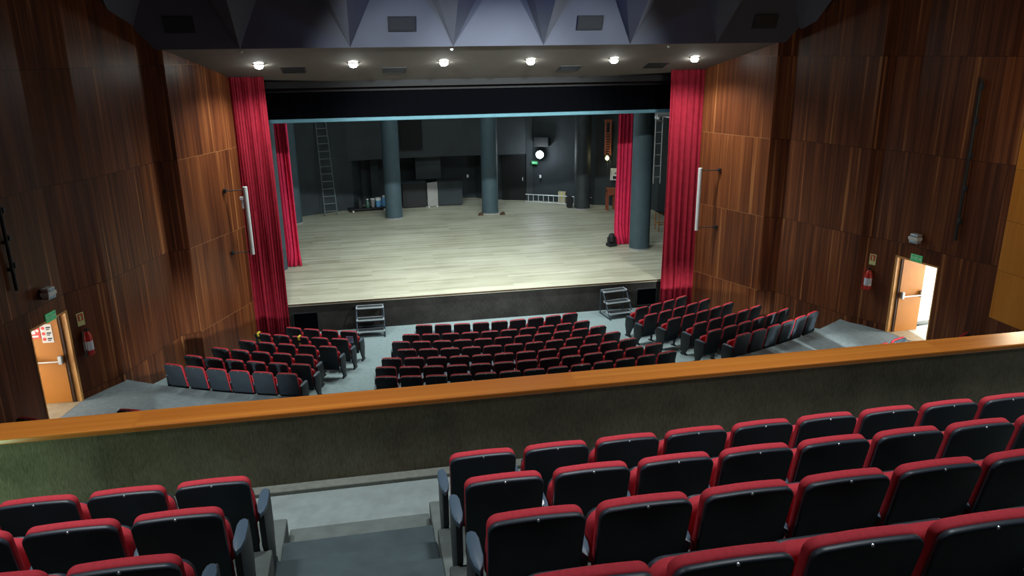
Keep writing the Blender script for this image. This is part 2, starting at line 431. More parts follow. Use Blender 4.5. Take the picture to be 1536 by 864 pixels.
# black door in the back wall
t = tag(bpy.data.objects.new('door_1', None), kind='structure'); COL.objects.link(t)
d = Vector((7.75-6.62, 36.78-37.24)).normalized(); n = Vector((d.y, -d.x)); ang = math.atan2(d.y, d.x)
t.location = (6.62, 37.16, STAGE_Z); t.rotation_euler = (0, 0, ang)
b = N(); box(b, 0, 1.16, -.03, .03, 0, 2.2, .005); obj('door_leaf', b, M['void'], t)
b = N(); box(b, 1.02, 1.06, -.06, -.03, .98, 1.14, .004); obj('door_handle', b, M['white'], t)
b = N()
for x in (.32, .72): tube(b, (x, -.055, 1.02), (x, -.03, 1.02), .02)
obj('door_knob', b, M['dark_metal'], t, 40)

def column(x, y, mat, label):
    t = thing('stage_column', label, 'column', (x, y, STAGE_Z), 0, 'round columns on the stage')
    b = N(); tube(b, (0, 0, .05), (0, 0, 8.5), .37, seg=40, cap=False); obj('shaft', b, mat, t, 60)
    b = N(); tube(b, (0, 0, 0), (0, 0, .05), .385, seg=40); obj('base_ring', b, M['grey_board'], t, 60)
column(1.15, 34.1, M['col'], 'blue grey round column at the stage back, left of the cabinets')
column(5.5, 34.1, M['col'], 'blue grey round column at the stage back, left of the black door')
column(9.85, 34.1, M['col_dark'], 'dark scuffed round column at the stage back behind the lying ladder')
column(9.86, 26.4, M['col'], 'blue grey round column near the right red side curtain')
column(-3.2, 26.4, M['col'], 'blue grey round column between the two left red curtains')
column(-3.2, 34.1, M['col'], 'blue grey round column at stage back behind the left side curtain')

# ------------------------------------------------------------------ curtains
def curtain_mesh(x0, x1, y, z0, z1, folds, amp, seed, flare=0., lean=(0, 0), puddle=0.):
    rnd = random.Random(seed); nx, nz = folds*8, 22; bm = N()
    ph = [rnd.uniform(-.8, .8) for _ in range(folds+2)]; am = [rnd.uniform(.55, 1.25) for _ in range(folds+2)]
    rows = []
    for k in range(nz+1):
        t = k/nz; z = z1+(z0-z1)*t; row = []
        for i in range(nx+1):
            s = i/nx; f = s*folds; j = int(min(f, folds-1e-6)); w = f-j
            p = ph[j]*(1-w)+ph[j+1]*w; a = am[j]*(1-w)+am[j+1]*w
            yy = amp*a*(.55+.45*t)*math.sin(2*PI*f+p+.5*t*math.sin(3.1*f))
            c = (x0+x1)/2; x = c+(x0+(x1-x0)*s-c)*(1+flare*t)+lean[0]*t+.02*math.sin(5*f+4*t)
            pd = puddle*max(0, t-.93)/.07
            row.append(bm.verts.new((x+pd*.6*math.sin(7*s), y+yy-pd+lean[1]*t, z)))
        rows.append(row)
    for A, B in zip(rows, rows[1:]):
        for i in range(nx): bm.faces.new((A[i], A[i+1], B[i+1], B[i]))
    return bm
def curtain(name, label, mat, **k):
    bm = curtain_mesh(**k); o = tag(obj(name, bm, mat, None, 80), label, 'curtain', 'red stage curtains')
    so = o.modifiers.new('cloth', 'SOLIDIFY'); so.thickness = .012
    return o
curtain('stage_curtain', 'tall red main curtain in tight folds at the left of the stage', M['velvet'], x0=-3.55, x1=-2.5, y=22.2, z0=.03, z1=7.62, folds=15, amp=.055, seed=3)
curtain('stage_curtain', 'tall red main curtain hanging flat at the right of the stage', M['velvet'], x0=9.08, x1=10.2, y=22.22, z0=.03, z1=7.6, folds=6, amp=.05, seed=8)
curtain('stage_curtain', 'narrow red side curtain behind the column at stage left, puddled hem', M['velvet_leg'], x0=-3.62, x1=-2.52, y=27.0, z0=STAGE_Z+.02, z1=8.2, folds=9, amp=.07, seed=5, flare=-.02, lean=(.12, -.12), puddle=.12)
curtain('stage_curtain', 'narrow pinkish red side curtain behind the right front column', M['velvet_leg'], x0=9.25, x1=10.2, y=27.35, z0=STAGE_Z+.02, z1=8.2, folds=7, amp=.06, seed=11, lean=(-.10, -.15), puddle=.14)

# black border with its pale blue hem
t = thing('stage_border', 'wide black border drape above the stage with a pale blue hem', 'drape', (3.3, 23.05, 6.2))
b = curtain_mesh(x0=-7.2, x1=7.2, y=.0, z0=.05, z1=2.6, folds=40, amp=.012, seed=2); o = obj('border_cloth', b, M['black_cloth'], t, 80)
b = N(); box(b, -7.2, 7.2, -.045, .045, -.05, .055, .02); obj('hem', b, M['hem'], t)

# ------------------------------------------------------------------ ceiling over the stage mouth
def sof(y): return 8.2-.3*(y-19.7)
bm = N()
na = 28; front, back = [], []
for i in range(na+1):
    s = i/na; x = AX-7.9+15.8*s; c = (x-AX)/7.9
    yb = 22.95-.85*c*c
    front.append(bm.verts.new((x, 19.7, sof(19.7)))); back.append(bm.verts.new((x, yb, sof(yb))))
for i in range(na): bm.faces.new((front[i], front[i+1], back[i+1], back[i]))
top = [bm.verts.new((v.co.x, v.co.y+.02, 9.5)) for v in back]
for i in range(na): bm.faces.new((back[i], back[i+1], top[i+1], top[i]))
struct('ceiling', bm, M['soffit'])
# proscenium beam behind the soffit edge
bm = N(); box(bm, -5, 11.6, 22.98, 23.0, 7.0, 9.4); struct('trim_6', bm, M['curtain_track'])
bm = N(); box(bm, -3.8, 10.4, 22.72, 22.76, 7.12, 7.5); struct('trim_7', bm, M['curtain_track'])

# faceted coffers
NODES = [-7.6, -5.15, -2.68, -.15, 2.34, 4.62, 6.9, 9.28, 11.7, 14.1]
NZ = 8.17
def coffer_mesh():
    bm = N(); vent_at = []
    for k in range(len(NODES)-1):
        x0, x1 = NODES[k], NODES[k+1]; ins = .92
        A = (x0, 19.7, NZ); B = (x1, 19.7, NZ); Cc = (x1, 17.3, NZ+1.93); D = (x0, 17.3, NZ+1.93)
        zt = NZ+1.85
        a = (x0+ins, 18.95, zt); b = (x1-ins, 18.95, zt); c = (x1-ins, 17.9, zt+.55); d = (x0+ins, 17.9, zt+.55)
        for q in ((A, B, b, a), (B, Cc, c, b), (Cc, D, d, c), (D, A, a, d), (a, b, c, d)): quad(bm, *q)
    for j in range(1, 10):                                        # further rows towards the back of the house
        for k in range(len(NODES)-1):
            x0, x1 = NODES[k], NODES[k+1]; y0 = 17.3-2.45*(j-1); y1 = y0-2.45; z = NZ+1.93+.10*(j-1); z2 = z+.10; i2 = .85
            A = (x0, y0, z); B = (x1, y0, z); Cc = (x1, y1, z2); D = (x0, y1, z2); zt = z+1.2
            a = (x0+i2, y0-i2, zt); b = (x1-i2, y0-i2, zt); c = (x1-i2, y1+i2, zt); d = (x0+i2, y1+i2, zt)
            for q in ((A, B, b, a), (B, Cc, c, b), (Cc, D, d, c), (D, A, a, d), (a, b, c, d)): quad(bm, *q)
    bmesh.ops.remove_doubles(bm, verts=bm.verts, dist=.001)
    return bm
struct('ceiling_coffers', coffer_mesh(), M['coffer'])

def ceiling_vent(loc, ux, up, w, h, label, name='air_vent'):
    """rectangular grille lying in the plane of ux (across) and up"""
    ux = Vector(ux).normalized(); up = Vector(up).normalized(); nn = ux.cross(up)
    mt = Matrix((ux, up, nn)).transposed().to_4x4(); mt.translation = Vector(loc)
    t = thing(name, label, 'air vent', (0, 0, 0), 0, 'air vents in the ceiling'); t.matrix_world = mt
    b = N()
    for q in ((-w/2, w/2, -h/2, -h/2+.03), (-w/2, w/2, h/2-.03, h/2), (-w/2, -w/2+.03, -h/2+.03, h/2-.03), (w/2-.03, w/2, -h/2+.03, h/2-.03)): box(b, q[0], q[1], q[2], q[3], -.005, .012)
    obj('vent_frame', b, M['vent_slat'], t)
    b = N(); box(b, -w/2+.03, w/2-.03, -h/2+.03, h/2-.03, -.005, .004); obj('vent_backing', b, M['vent'], t)
    b = N(); n = 7
    for i in range(n):
        y = -h/2+.03+(h-.06)*(i+.5)/n; box(b, -w/2+.03, w/2-.03, y-.012, y+.004, .004, .010)
    obj('vent_slats', b, M['vent_slat'], t)
names = ['in the far left coffer by the wooden wall', 'in the second coffer from the left', 'in the bluish coffer right of the middle one', 'in the far right coffer by the wooden wall']
for k, nm in zip((1, 3, 5, 7), names):
    xm = (NODES[k]+NODES[k+1])/2; up = Vector((0, -.75, 1.85)).normalized(); p = Vector((xm, 19.7, NZ))+up*.58
    ceiling_vent(p+Vector((0, -.03, -.012)), (1, 0, 0), up, .66, .36, 'dark louvred air vent '+nm)
for x, y, nm in ((-1.66, 21.6, 'left of the second downlight'), (.96, 21.75, 'between the second and third downlights'), (5.87, 21.85, 'between the fourth and fifth downlights'), (8.4, 21.72, 'between the fifth and last downlights')):
    ceiling_vent((x, y, sof(y)-.004), (-1, 0, 0), (0, 1, -.3), .62, .5, 'flat dark air vent in the soffit '+nm, 'soffit_vent')
ordn = ['first', 'second', 'third', 'fourth', 'fifth', 'sixth', 'seventh', 'eighth', 'ninth', 'tenth', 'eleventh', 'twelfth', 'thirteenth']
LAMPX = [-2.45, -.11, 2.23, 4.57, 6.91, 9.26]
for i, x in enumerate(LAMPX):
    y = 21.0; z = sof(y)
    t = thing('soffit_downlight', 'round glowing downlight in the soffit, %s from the left' % ordn[i], 'ceiling light', (x, y, z), 0, 'downlights in the soffit')
    b = N(); lathe(b, [(.15, -.03), (.15, .0), (.115, .0), (.115, -.025)], seg=24); obj('trim_ring', b, M['soffit'], t, 40)
    b = N(); lathe(b, [(.02, -.13), (.07, -.118), (.105, -.075), (.118, -.005)], seg=24); obj('lamp_lens', b, M['lamp_on'], t, 60)
    ld = bpy.data.lights.new('downlight_beam', 'SPOT'); ld.energy = 610; ld.spot_size = R(146); ld.spot_blend = 1.0; ld.shadow_soft_size = .09
    ld.color = (.93, 1.0, .93)
    lo = bpy.data.objects.new('downlight_beam', ld); COL.objects.link(lo); lo.parent = t; lo.location = (0, 0, -.24); lo.rotation_euler = (R(-6), 0, 0)
for x, lab in ((-2.7, 'small white sensor dome on the soffit edge near the left wall'), (2.33, 'small white sensor dome on the soffit edge near the middle'), (8.06, 'small white sensor dome on the soffit edge near the right end')):
    b = N(); lathe(b, [(.045, 0), (.045, -.02), (.03, -.05), (.01, -.06)], (x, 19.95, sof(19.95)), 16); tag(obj('ceiling_sensor', b, M['white'], None, 40), lab, 'sensor', 'sensors on the soffit')

# ------------------------------------------------------------------ exits
def exit_door(idx, sgn, W):
    a, b_ = W[6], W[7]
    P = Vector((AX+sgn*a[0], a[1])); Q = Vector((AX+sgn*b_[0], b_[1]))
    d = (Q-P).normalized(); out = Vector((sgn*abs(d.y), -sgn*d.x*(-1 if sgn < 0 else 1)*0)).normalized()
    nrm = Vector((-d.y, d.x)); 
    if nrm.x*sgn < 0: nrm = -nrm                                   # points out of the house
    L = (Q-P).length
    t = bpy.data.objects.new('door_%d' % idx, None); COL.objects.link(t); tag(t, kind='structure')
    # jambs and head
    bm = N(); obox(bm, P+d*.035+nrm*.09, d, nrm, .07, .2, AISLE_Z, DOOR_TOP); obox(bm, Q-d*.015+nrm*.09, d, nrm, .03, .2, AISLE_Z, DOOR_TOP)
    obox(bm, (P+Q)/2+nrm*.09, d, nrm, L, .2, DOOR_TOP-.02, DOOR_TOP+.02)
    obj('door_frame', bm, M['jamb'], t)
    # open leaf, folded back against the passage wall
    hinge = P+d*.11+nrm*.16; ld = Vector((sgn*1, .045)).normalized(); ln = Vector((0, -1))
    lw = .655 if sgn < 0 else .66
    bm = N(); obox(bm, hinge+ld*lw/2, ld, ln, lw, .045, AISLE_Z+.01, DOOR_TOP-.02); leaf = obj('door_leaf', bm, M['orange_door'], t)
    bm = N(); obox(bm, hinge-ld*.03, ld, ln, .05, .03, AISLE_Z, DOOR_TOP-.02); obj('hinge_strip', bm, M['gap'], t)
    bm = N(); z = AISLE_Z+.98
    c0 = hinge+ld*.06+ln*.07; c1 = hinge+ld*(lw-.05)+ln*.07
    tube(bm, (c0.x, c0.y-.03, z-.02), (c1.x, c1.y-.03, z-.02), .018); obj('panic_bar', bm, M['metal'], leaf, 40)
    bm = N()
    for c in (c0, c1): obox(bm, c, ld, ln, .08, .09, z-.08, z+.10)
    bmesh.ops.bevel(bm, geom=list(bm.edges), offset=.012, segments=2, affect='EDGES')
    obj('bar_housing', bm, M['alu'], leaf)
    # passage beyond: end wall, ceiling, floor
    s = sgn
    xa = P.x+.12*s; yf = P.y+.27
    bm = N(); quad(bm, (xa, yf, AISLE_Z), (xa+4*s, yf+.1, AISLE_Z), (xa+4*s, yf+.1, 3.5), (xa, yf, 3.5))
    quad(bm, (Q.x+.25*s, 14.9, AISLE_Z), (xa+4*s, 14.9, AISLE_Z), (xa+4*s, 14.9, 3.3), (Q.x+.25*s, 14.9, 3.3))
    quad(bm, (Q.x+.25*s, 14.9, 3.3), (xa+4*s, 14.9, 3.3), (xa+4*s, yf+.2, 3.3), (P.x+.25*s, P.y, 3.3))
    struct('wall_passage_%s' % ('left' if s < 0 else 'right'), bm, M['lobby'])
    bm = N(); box(bm, min(xa+.65*s, xa+4*s), max(xa+.65*s, xa+4*s), yf-.03, yf+.02, AISLE_Z, AISLE_Z+.09); struct('baseboard_%s' % ('left' if s < 0 else 'right'), bm, M['skirt'])
    bm = N(); quad(bm, (P.x, P.y, AISLE_Z+.004), (Q.x, Q.y, AISLE_Z+.004), (Q.x+4*s, Q.y-.6, AISLE_Z+.004), (P.x+4*s, P.y+.6, AISLE_Z+.004))
    struct('floor_passage_%s' % ('left' if s < 0 else 'right'), bm, M['threshold'] if s < 0 else M['lobby_floor'])
    if s > 0:
        bm = N(); quad(bm, (P.x, P.y, AISLE_Z+.008), (Q.x, Q.y, AISLE_Z+.008), (Q.x+.25, Q.y+.0, AISLE_Z+.008), (P.x+.62, P.y+.1, AISLE_Z+.008)); struct('trim_8', bm, M['threshold'])
    al = bpy.data.lights.new('passage_daylight', 'AREA'); al.shape = 'RECTANGLE'; al.size = 1.5; al.size_y = 2.2
    al.energy = 210 if s > 0 else 170; al.color = (1, .97, .90)
    ao = bpy.data.objects.new('passage_daylight', al); COL.objects.link(ao)
    ao.location = (xa+3.4*s, 15.6, 2.3); ao.rotation_euler = (R(90), 0, R(90)*s)
    return P, Q, d, nrm, leaf, hinge, ld, ln
PL = exit_door(2, -1, WL)
PR = exit_door(3, 1, WR)

def on_wall(name, label, cat, W, sgn, y, z, group=None):
    """an Empty on the side wall: local x along the wall, local y into the house"""
    h = half_at(y, W); h2 = half_at(y-.05, W); h1 = half_at(y+.05, W)
    p = Vector((AX+sgn*h, y)); d = Vector((sgn*(h2-h1), -.1)).normalized()
    nin = Vector((-d.y, d.x))
    if nin.x*sgn > 0: nin = -nin
    t = thing(name, label, cat, (p.x, p.y, z), 0, group)
    X = Vector((nin.y, -nin.x, 0)); Y = Vector((nin.x, nin.y, 0)); Z = Vector((0, 0, 1))
    mt = Matrix((X, Y, Z)).transposed().to_4x4(); mt.translation = (p.x, p.y, z); t.matrix_world = mt
    return t
UPR = (R(90), 0, R(180))      # text standing on the wall, facing the house (+y)
for W, s, y, lab in ((WL, -1, 15.85, 'green exit sign over the left orange door'), (WR, 1, 15.72, 'green exit sign over the right orange door')):
    t = on_wall('exit_sign', lab, 'exit sign', W, s, y, 3.15 if s > 0 else 3.13, 'exit signs')
    b = N(); box(b, -.16, .16, .003, .02, -.09, .09, .004); obj('sign_board', b, M['sign_green'], t)
    text_mesh('lettering', 'SAÍDA', .105, M['sign_text'], t, (0, .022, 0), UPR)
    b = N()
    for q in ((-.15, .15, .073, .08), (-.15, .15, -.08, -.073), (-.15, -.143, -.08, .08), (.143, .15, -.08, .08)): box(b, q[0], q[1], .02, .023, q[2], q[3])
    obj('border_line', b, M['sign_text'], t)
for W, s, y, z, lab in ((WL, -1, 15.72, 3.64, 'twin head emergency light above the left exit door'), (WR, 1, 15.72, 3.64, 'twin head emergency light above the right exit door')):
    t = on_wall('emergency_light', lab, 'emergency light', W, s, y, z, 'emergency lights')
    b = N(); box(b, -.05, .05, 0, .10, -.1, .1, .008); obj('bracket', b, M['dark_metal'], t)
    b = N(); box(b, -.13, .13, .06, .24, -.02, .06, .012); obj('battery_case', b, M['white'], t)
    for q, nm in ((.065, 'upper'), (-.09, 'lower')):
        b = N(); box(b, -.115, .10 if q > 0 else .115, .07, .22, q, q+.065, .012); h = obj('lamp_head', b, M['alu'], t)
        b = N(); box(b, -.08, .075, .218, .232, q+.012, q+.053, .004); obj('lamp_lens', b, M['lens'], h)
for W, s, y, z, lab in ((WL, -1, 16.58, 2.3, 'red fire extinguisher hanging right of the left exit door'), (WR, 1, 16.80, 2.36, 'red fire extinguisher hanging left of the right exit door')):
    t = on_wall('fire_extinguisher', lab, 'fire extinguisher', W, s, y, z, 'fire extinguishers')
    b = N(); lathe(b, [(.05, -.29), (.085, -.27), (.09, -.25), (.09, .12), (.07, .19), (.035, .23), (.03, .25)], (0, .11, 0), 24); obj('cylinder', b, M['ext_red'], t, 40)
    b = N(); lathe(b, [(.0915, -.16), (.0915, .04)], (0, .11, 0), 24); obj('paper_label', b, M['ext_label'], t, 60)
    b = N(); box(b, -.02, .02, .07, .16, .25, .29, .004); box(b, -.012, .012, .10, .24, .30, .315, .003); tube(b, (0, .11, .24), (0, .11, .31), .014); obj('valve', b, M['dark_metal'], t)
    b = N(); path(b, [(.03, .11, .27), (.10, .14, .24), (.12, .15, .1), (.115, .15, -.15)], .013); tube(b, (.115, .15, -.14), (.115, .15, -.28), .018, .026); obj('hose', b, M['black'] if s < 0 else M['ext_red'], t, 40)
    b = N(); box(b, -.03, .03, 0, .03, .05, .22); obj('wall_hook', b, M['dark_metal'], t)
    t = on_wall('extinguisher_sign', 'small cream fire extinguisher sign above the %s extinguisher' % ('left' if s < 0 else 'right'), 'sign', W, s, y+.0, z+.50, 'extinguisher signs')
    b = N(); box(b, -.085, .085, .003, .012, -.14, .14, .003); obj('sign_plate', b, M['sign_yellow'], t)
    b = N(); box(b, -.06, .06, .012, .014, -.03, .12); obj('sign_field', b, M['sign_red'], t)
    b = N(); box(b, -.018, .018, .014, .016, -.015, .07); box(b, -.01, .03, .014, .016, .075, .09); obj('extinguisher_symbol', b, M['sign_yellow'], t)
# notices on the left door leaf
leaf, hinge, ld, ln = PL[4:]
def notice(name, label, u, z, w, h, mat):
    c = hinge+ld*u+ln*.028
    t = thing(name, label, 'notice', (c.x, c.y, z), math.atan2(ld.y, ld.x)-PI, 'notices on the left door')
    b = N(); box(b, -w/2, w/2, -.003, .0, -h/2, h/2); obj('sheet', b, mat, t)
    return t
t = notice('paper_notice', 'white printed notice taped on the left orange door', .235, 2.64, .22, .40, M['paper'])
for z in (.12, .0, -.12):
    b = N(); tube(b, (-.06, -.006, z), (-.06, -.003, z), .035, seg=18); obj('red_symbol', b, M['poster_red'], t)
    b = N(); box(b, 0, .085, -.005, -.003, z-.005, z+.025); box(b, 0, .06, -.005, -.003, z-.04, z-.02); obj('printed_lines', b, M['ink'], t)
t = notice('paper_notice', 'red and white notice left of the white one on the left door', .50, 2.66, .28, .24, M['poster_red'])
b = N(); box(b, -.11, .05, -.005, -.003, -.02, .06); box(b, -.10, .10, -.005, -.003, -.09, -.05); obj('white_lettering', b, M['paper'], t)
b = N(); tube(b, (.09, -.005, .05), (.09, -.003, .05), .03, seg=16); obj('round_symbol', b, M['paper'], t)

# pipes with brackets on the side walls
for W, s, y, z0, z1, lab in ((WL, -1, 15.0, 3.95, 6.6, 'dark vertical lighting pipe on the left wall above the exit'), (WR, 1, 14.78, 3.82, 7.36, 'dark vertical lighting pipe on the right wall above the exit')):
    t = on_wall('lighting_pipe', lab, 'pipe', W, s, y, 0, 'lighting pipes on the side walls')
    b = N(); tube(b, (0, .075, z0), (0, .075, z1), .035); obj('pipe', b, M['dark_metal'], t, 40)
    for k in range(5):
        b = N(); z = z0+.4+(z1-z0-.6)*k/4; box(b, -.03, .03, 0, .10, z-.03, z+.03); box(b, -.06, -.02, .05, .13, z+.025, z+.12)
        obj('clamp', b, M['steel_blue'], t)
# grey tubes on brackets beside the stage
for x, y, s, z0, z1, lab in ((-3.18, 21.35, -1, 2.80, 4.66, 'pale grey tube on brackets in front of the left main curtain'), (9.82, 21.4, 1, 2.74, 4.64, 'pale grey tube on brackets beside the right main curtain')):
    t = thing('bracket_tube', lab, 'tube', (x, y, 0), 0, 'pale tubes beside the stage')
    b = N(); tube(b, (0, 0, z0), (0, 0, z1), .06, seg=18); obj('tube', b, M['tube'], t, 40)
    wx = s*(half_at(y, WL if s < 0 else WR))+AX-x
    for z in (z0+.08, z1-.08):
        b = N(); tube(b, (0, 0, z), (wx, -.05, z), .014); box(b, min(wx, wx-.06*s), max(wx, wx-.06*s), -.1, .02, z-.05, z+.05); obj('bracket', b, M['dark_metal'], t)
    if s < 0:
        b = N(); box(b, -.16, -.07, -.05, .04, z1-.34, z1-.26, .006); box(b, -.13, -.08, -.04, .03, z1-.58, z1-.34, .006); obj('junction_box', b, M['white'], t)

# ------------------------------------------------------------------ stage equipment
def ladder(name, label, p0, p1, across, w0, w1, n, mat, r=.025, group=None):
    p0 = Vector(p0); p1 = Vector(p1); ac = Vector(across).normalized()
    t = thing(name, label, 'ladder', p0, 0, group)
    for sg in (-1, 1):
        b = N(); tube(b, ac*(sg*w0/2), (p1-p0)+ac*(sg*w1/2), r); obj('rail', b, mat, t, 40)
    for i in range(n):
        f = (i+.6)/n; c = (p1-p0)*f; w = w0+(w1-w0)*f
        b = N(); tube(b, c-ac*w/2, c+ac*w/2, r*.7, seg=8); obj('rung', b, mat, t, 40)
    return t
ladder('tall_ladder', 'tall dark grey ladder leaning on the stage left wall', (-1.64, 35.35, STAGE_Z), (-1.86, 36.0, 6.6), (1, .25, 0), .56, .42, 17, M['ladder_grey'], .022)
ladder('lying_ladder', 'aluminium ladder lying on its side along the back wall', (7.6, 36.25, 1.14), (10.45, 34.55, 1.14), (0, 0, 1), .36, .36, 13, M['alu'], .024)
t = ladder('white_ladder', 'white ladder hanging in the right wing from a metal platform', (11.27, 28.5, 2.95), (11.27, 28.5, 5.55), (1, 0, 0), .28, .28, 6, M['white'], .022)
b = N()
for y in (-.2, .25, .7): box(b, -.18, 1.4, y-.03, y+.03, 2.6, 2.68)
for x in (-.1, .5, 1.1): box(b, x-.03, x+.03, -.25, .75, 2.5, 2.6)
obj('platform', b, M['white'], t)
ladder('wing_ladder', 'thin pale ladder beside the right red side curtain', (11.55, 33.4, 2.95), (11.55, 33.4, 6.6), (1, -.3, 0), .3, .3, 9, M['white'], .02)
t = thing('stage_hoist', 'rusty orange hoist frame on the back wall above the yellow lamp', 'hoist', (11.05, 34.15, 3.35))
b = N()
for x in (-.12, .12): box(b, x-.03, x+.03, -.05, .05, 0, 1.6)
obj('uprights', b, M['rust'], t)
for i in range(9):
    b = N(); z = .1+.11*i; box(b, -.1, .1, -.06, .0, z, z+.05); obj('crossbar', b, M['rust'], t)
b = N(); box(b, -.16, .16, -.07, .07, 1.5, 1.62); obj('head_block', b, M['rust'], t)
t = thing('hoist_stand', 'rusty orange winch stand on the stage below the yellow lamp', 'winch stand', (11.02, 33.45, STAGE_Z))
for x in (-.17, .17):
    for y in (-.12, .12):
        b = N(); box(b, x-.03, x+.03, y-.03, y+.03, 0, .72); obj('leg', b, M['rust'], t)
b = N(); box(b, -.2, .2, -.16, .16, .70, 1.02, .01); obj('winch_box', b, M['rust'], t)
b = N(); tube(b, (-.21, 0, .9), (.21, 0, .9), .07); obj('drum', b, M['dark_metal'], t, 40)
b = N()
for x in (-.08, .1): tube(b, (x, .1, 1.0), (x*.6, .55, 2.5), .008)
obj('cables', b, M['dark_metal'], t)
# lamps on the stage
t = thing('flood_lamp', 'round glaring white floodlight on the stage back wall', 'floodlight', (8.30, 36.05, 3.25))
b = N(); lathe(b, [(.05, 0), (.16, .02), (.19, .10), (.19, .12)], seg=24); o = obj('lamp_housing', b, M['dark_metal'], t, 40); o.rotation_euler = (R(90), 0, R(-25))
b = N(); lathe(b, [(.185, .115), (.15, .15), (.05, .165)], seg=24); o = obj('lamp_lens', b, M['flood_on'], t, 60); o.rotation_euler = (R(90), 0, R(-25))
b = N(); box(b, -.02, .02, 0, .3, -.02, .02); obj('lamp_arm', b, M['dark_metal'], t)
pl = bpy.data.lights.new('flood_light', 'POINT'); pl.energy = 60; pl.color = (.85, .95, 1); pl.shadow_soft_size = .15
po = bpy.data.objects.new('flood_light', pl); COL.objects.link(po); po.parent = t; po.location = (-.15, -.35, 0)
t = thing('work_bulb', 'yellowish glowing work bulb below the orange hoist frame', 'bulb', (10.95, 33.9, 3.26))
b = N(); lathe(b, [(.02, -.11), (.075, -.07), (.09, 0), (.06, .07), (.035, .11)], seg=18); obj('bulb', b, M['bulb_on'], t, 60)
b = N(); lathe(b, [(.04, .10), (.04, .18)], seg=14); tube(b, (0, 0, .16), (.06, .2, .3), .012); obj('socket', b, M['dark_metal'], t)
pl = bpy.data.lights.new('bulb_light', 'POINT'); pl.energy = 9; pl.color = (1, .9, .5); pl.shadow_soft_size = .08
po = bpy.data.objects.new('bulb_light', pl); COL.objects.link(po); po.parent = t; po.location = (0, -.2, 0)
t = thing('wall_speaker', 'dark box loudspeaker bracketed above the white floodlight', 'loudspeaker', (8.42, 36.15, 3.63), R(-30))
b = N(); box(b, -.36, .36, -.2, .12, 0, .44, .02); obj('cabinet', b, M['black'], t)
b = N()
for x in (-.2, .2): tube(b, (x, -.205, .22), (x, -.2, .22), .13, seg=24)
obj('speaker_cone', b, M['dark_metal'], t)
b = N(); box(b, -.4, .4, -.02, .02, .42, .46); box(b, -.02, .02, 0, .3, .2, .46); obj('bracket', b, M['steel_blue'], t)
t = thing('exit_sign', 'small green exit sign on the stage back wall below the floodlight', 'exit sign', (8.09, 36.36, 2.82), R(-32), 'exit signs')
b = N(); box(b, -.15, .15, -.02, .0, -.075, .075, .003); obj('sign_board', b, M['sign_green'], t)
text_mesh('lettering', 'SAÍDA', .085, M['sign_text'], t, (.0, -.022, 0), (R(90), 0, 0))
for x, y, z, lab in ((8.36, 36.28, 2.15, 'white light switch on the wall under the green stage sign'), (5.02, 37.98, 2.05, 'white light switch in the dark recess right of the cabinets')):
    t = thing('light_switch', lab, 'switch', (x, y, z), R(-32) if x > 8 else 0, 'white switches on the stage wall')
    b = N(); box(b, -.05, .05, -.02, .0, -.075, .075, .005); obj('plate', b, M['white'], t)
    b = N(); box(b, -.02, .02, -.028, -.02, -.03, .03, .003); obj('rocker', b, M['paper'], t)
t = thing('electrical_panel', 'white electrical panel on the wall right of the orange winch', 'electrical panel', (11.5, 34.25, 2.18), R(-22))
b = N(); box(b, -.24, .24, -.16, 0, 0, .54, .01); obj('cabinet', b, M['white'], t)
b = N(); box(b, -.12, .12, -.18, -.16, .06, .2); obj('dark_cover', b, M['black'], t)
b = N(); box(b, -.03, .03, -.175, -.16, .3, .36); obj('handle', b, M['dark_metal'], t)
t = thing('storage_box', 'pale cardboard box behind the lying ladder', 'box', (9.27, 35.56, STAGE_Z+.06), R(-32))
b = N(); box(b, -.18, .18, -.09, .09, -.06, .5, .005); obj('carton', b, M['card'], t)
b = N(); box(b, -.03, .03, -.093, -.09, .2, .42); obj('tape_strip', b, M['tape'], t)
b = N(); box(b, 9.22, 9.46, 34.3, 34.6, STAGE_Z, 1.45, .02); tag(obj('black_case', b, M['black'], None), 'small black case standing left of the dark back column', 'case')
# cabinets in the recess
t = thing('stage_cabinet', 'long low black cabinet left of the pale board on the stage', 'cabinet', (2.24, 36.45, STAGE_Z), R(4), 'black cabinets at the stage back')
b = N(); box(b, -.6, .53, -.3, .3, .05, 1.16, .01); obj('body', b, M['black'], t)
b = N(); box(b, -.62, .55, -.32, .32, 1.16, 1.2, .008); obj('top', b, M['stage_wall'], t)
b = N(); box(b, -.55, .48, -.25, .25, 0, .05); obj('plinth', b, M['black'], t)
t = thing('stage_cabinet', 'low dark blue cabinet right of the pale board on the stage', 'cabinet', (3.95, 36.55, STAGE_Z), R(-3), 'black cabinets at the stage back')
b = N(); box(b, -.58, .58, -.3, .3, .05, 1.18, .01); obj('body', b, M['stage_wall'], t)
b = N(); box(b, -.6, .6, -.32, .32, 1.18, 1.22, .008); obj('top', b, M['black'], t)
b = N(); box(b, -.5, .5, -.25, .25, 0, .05); obj('plinth', b, M['black'], t)
t = thing('display_board', 'pale grey board standing between the two dark stage cabinets', 'board', (3.08, 36.2, STAGE_Z), R(25))
b = N(); box(b, -.28, .28, -.02, .02, .03, 1.18, .004); obj('board', b, M['grey_board'], t)
b = N(); box(b, -.26, -.2, -.05, .2, 0, .03); box(b, .2, .26, -.05, .2, 0, .03); obj('feet', b, M['white'], t)
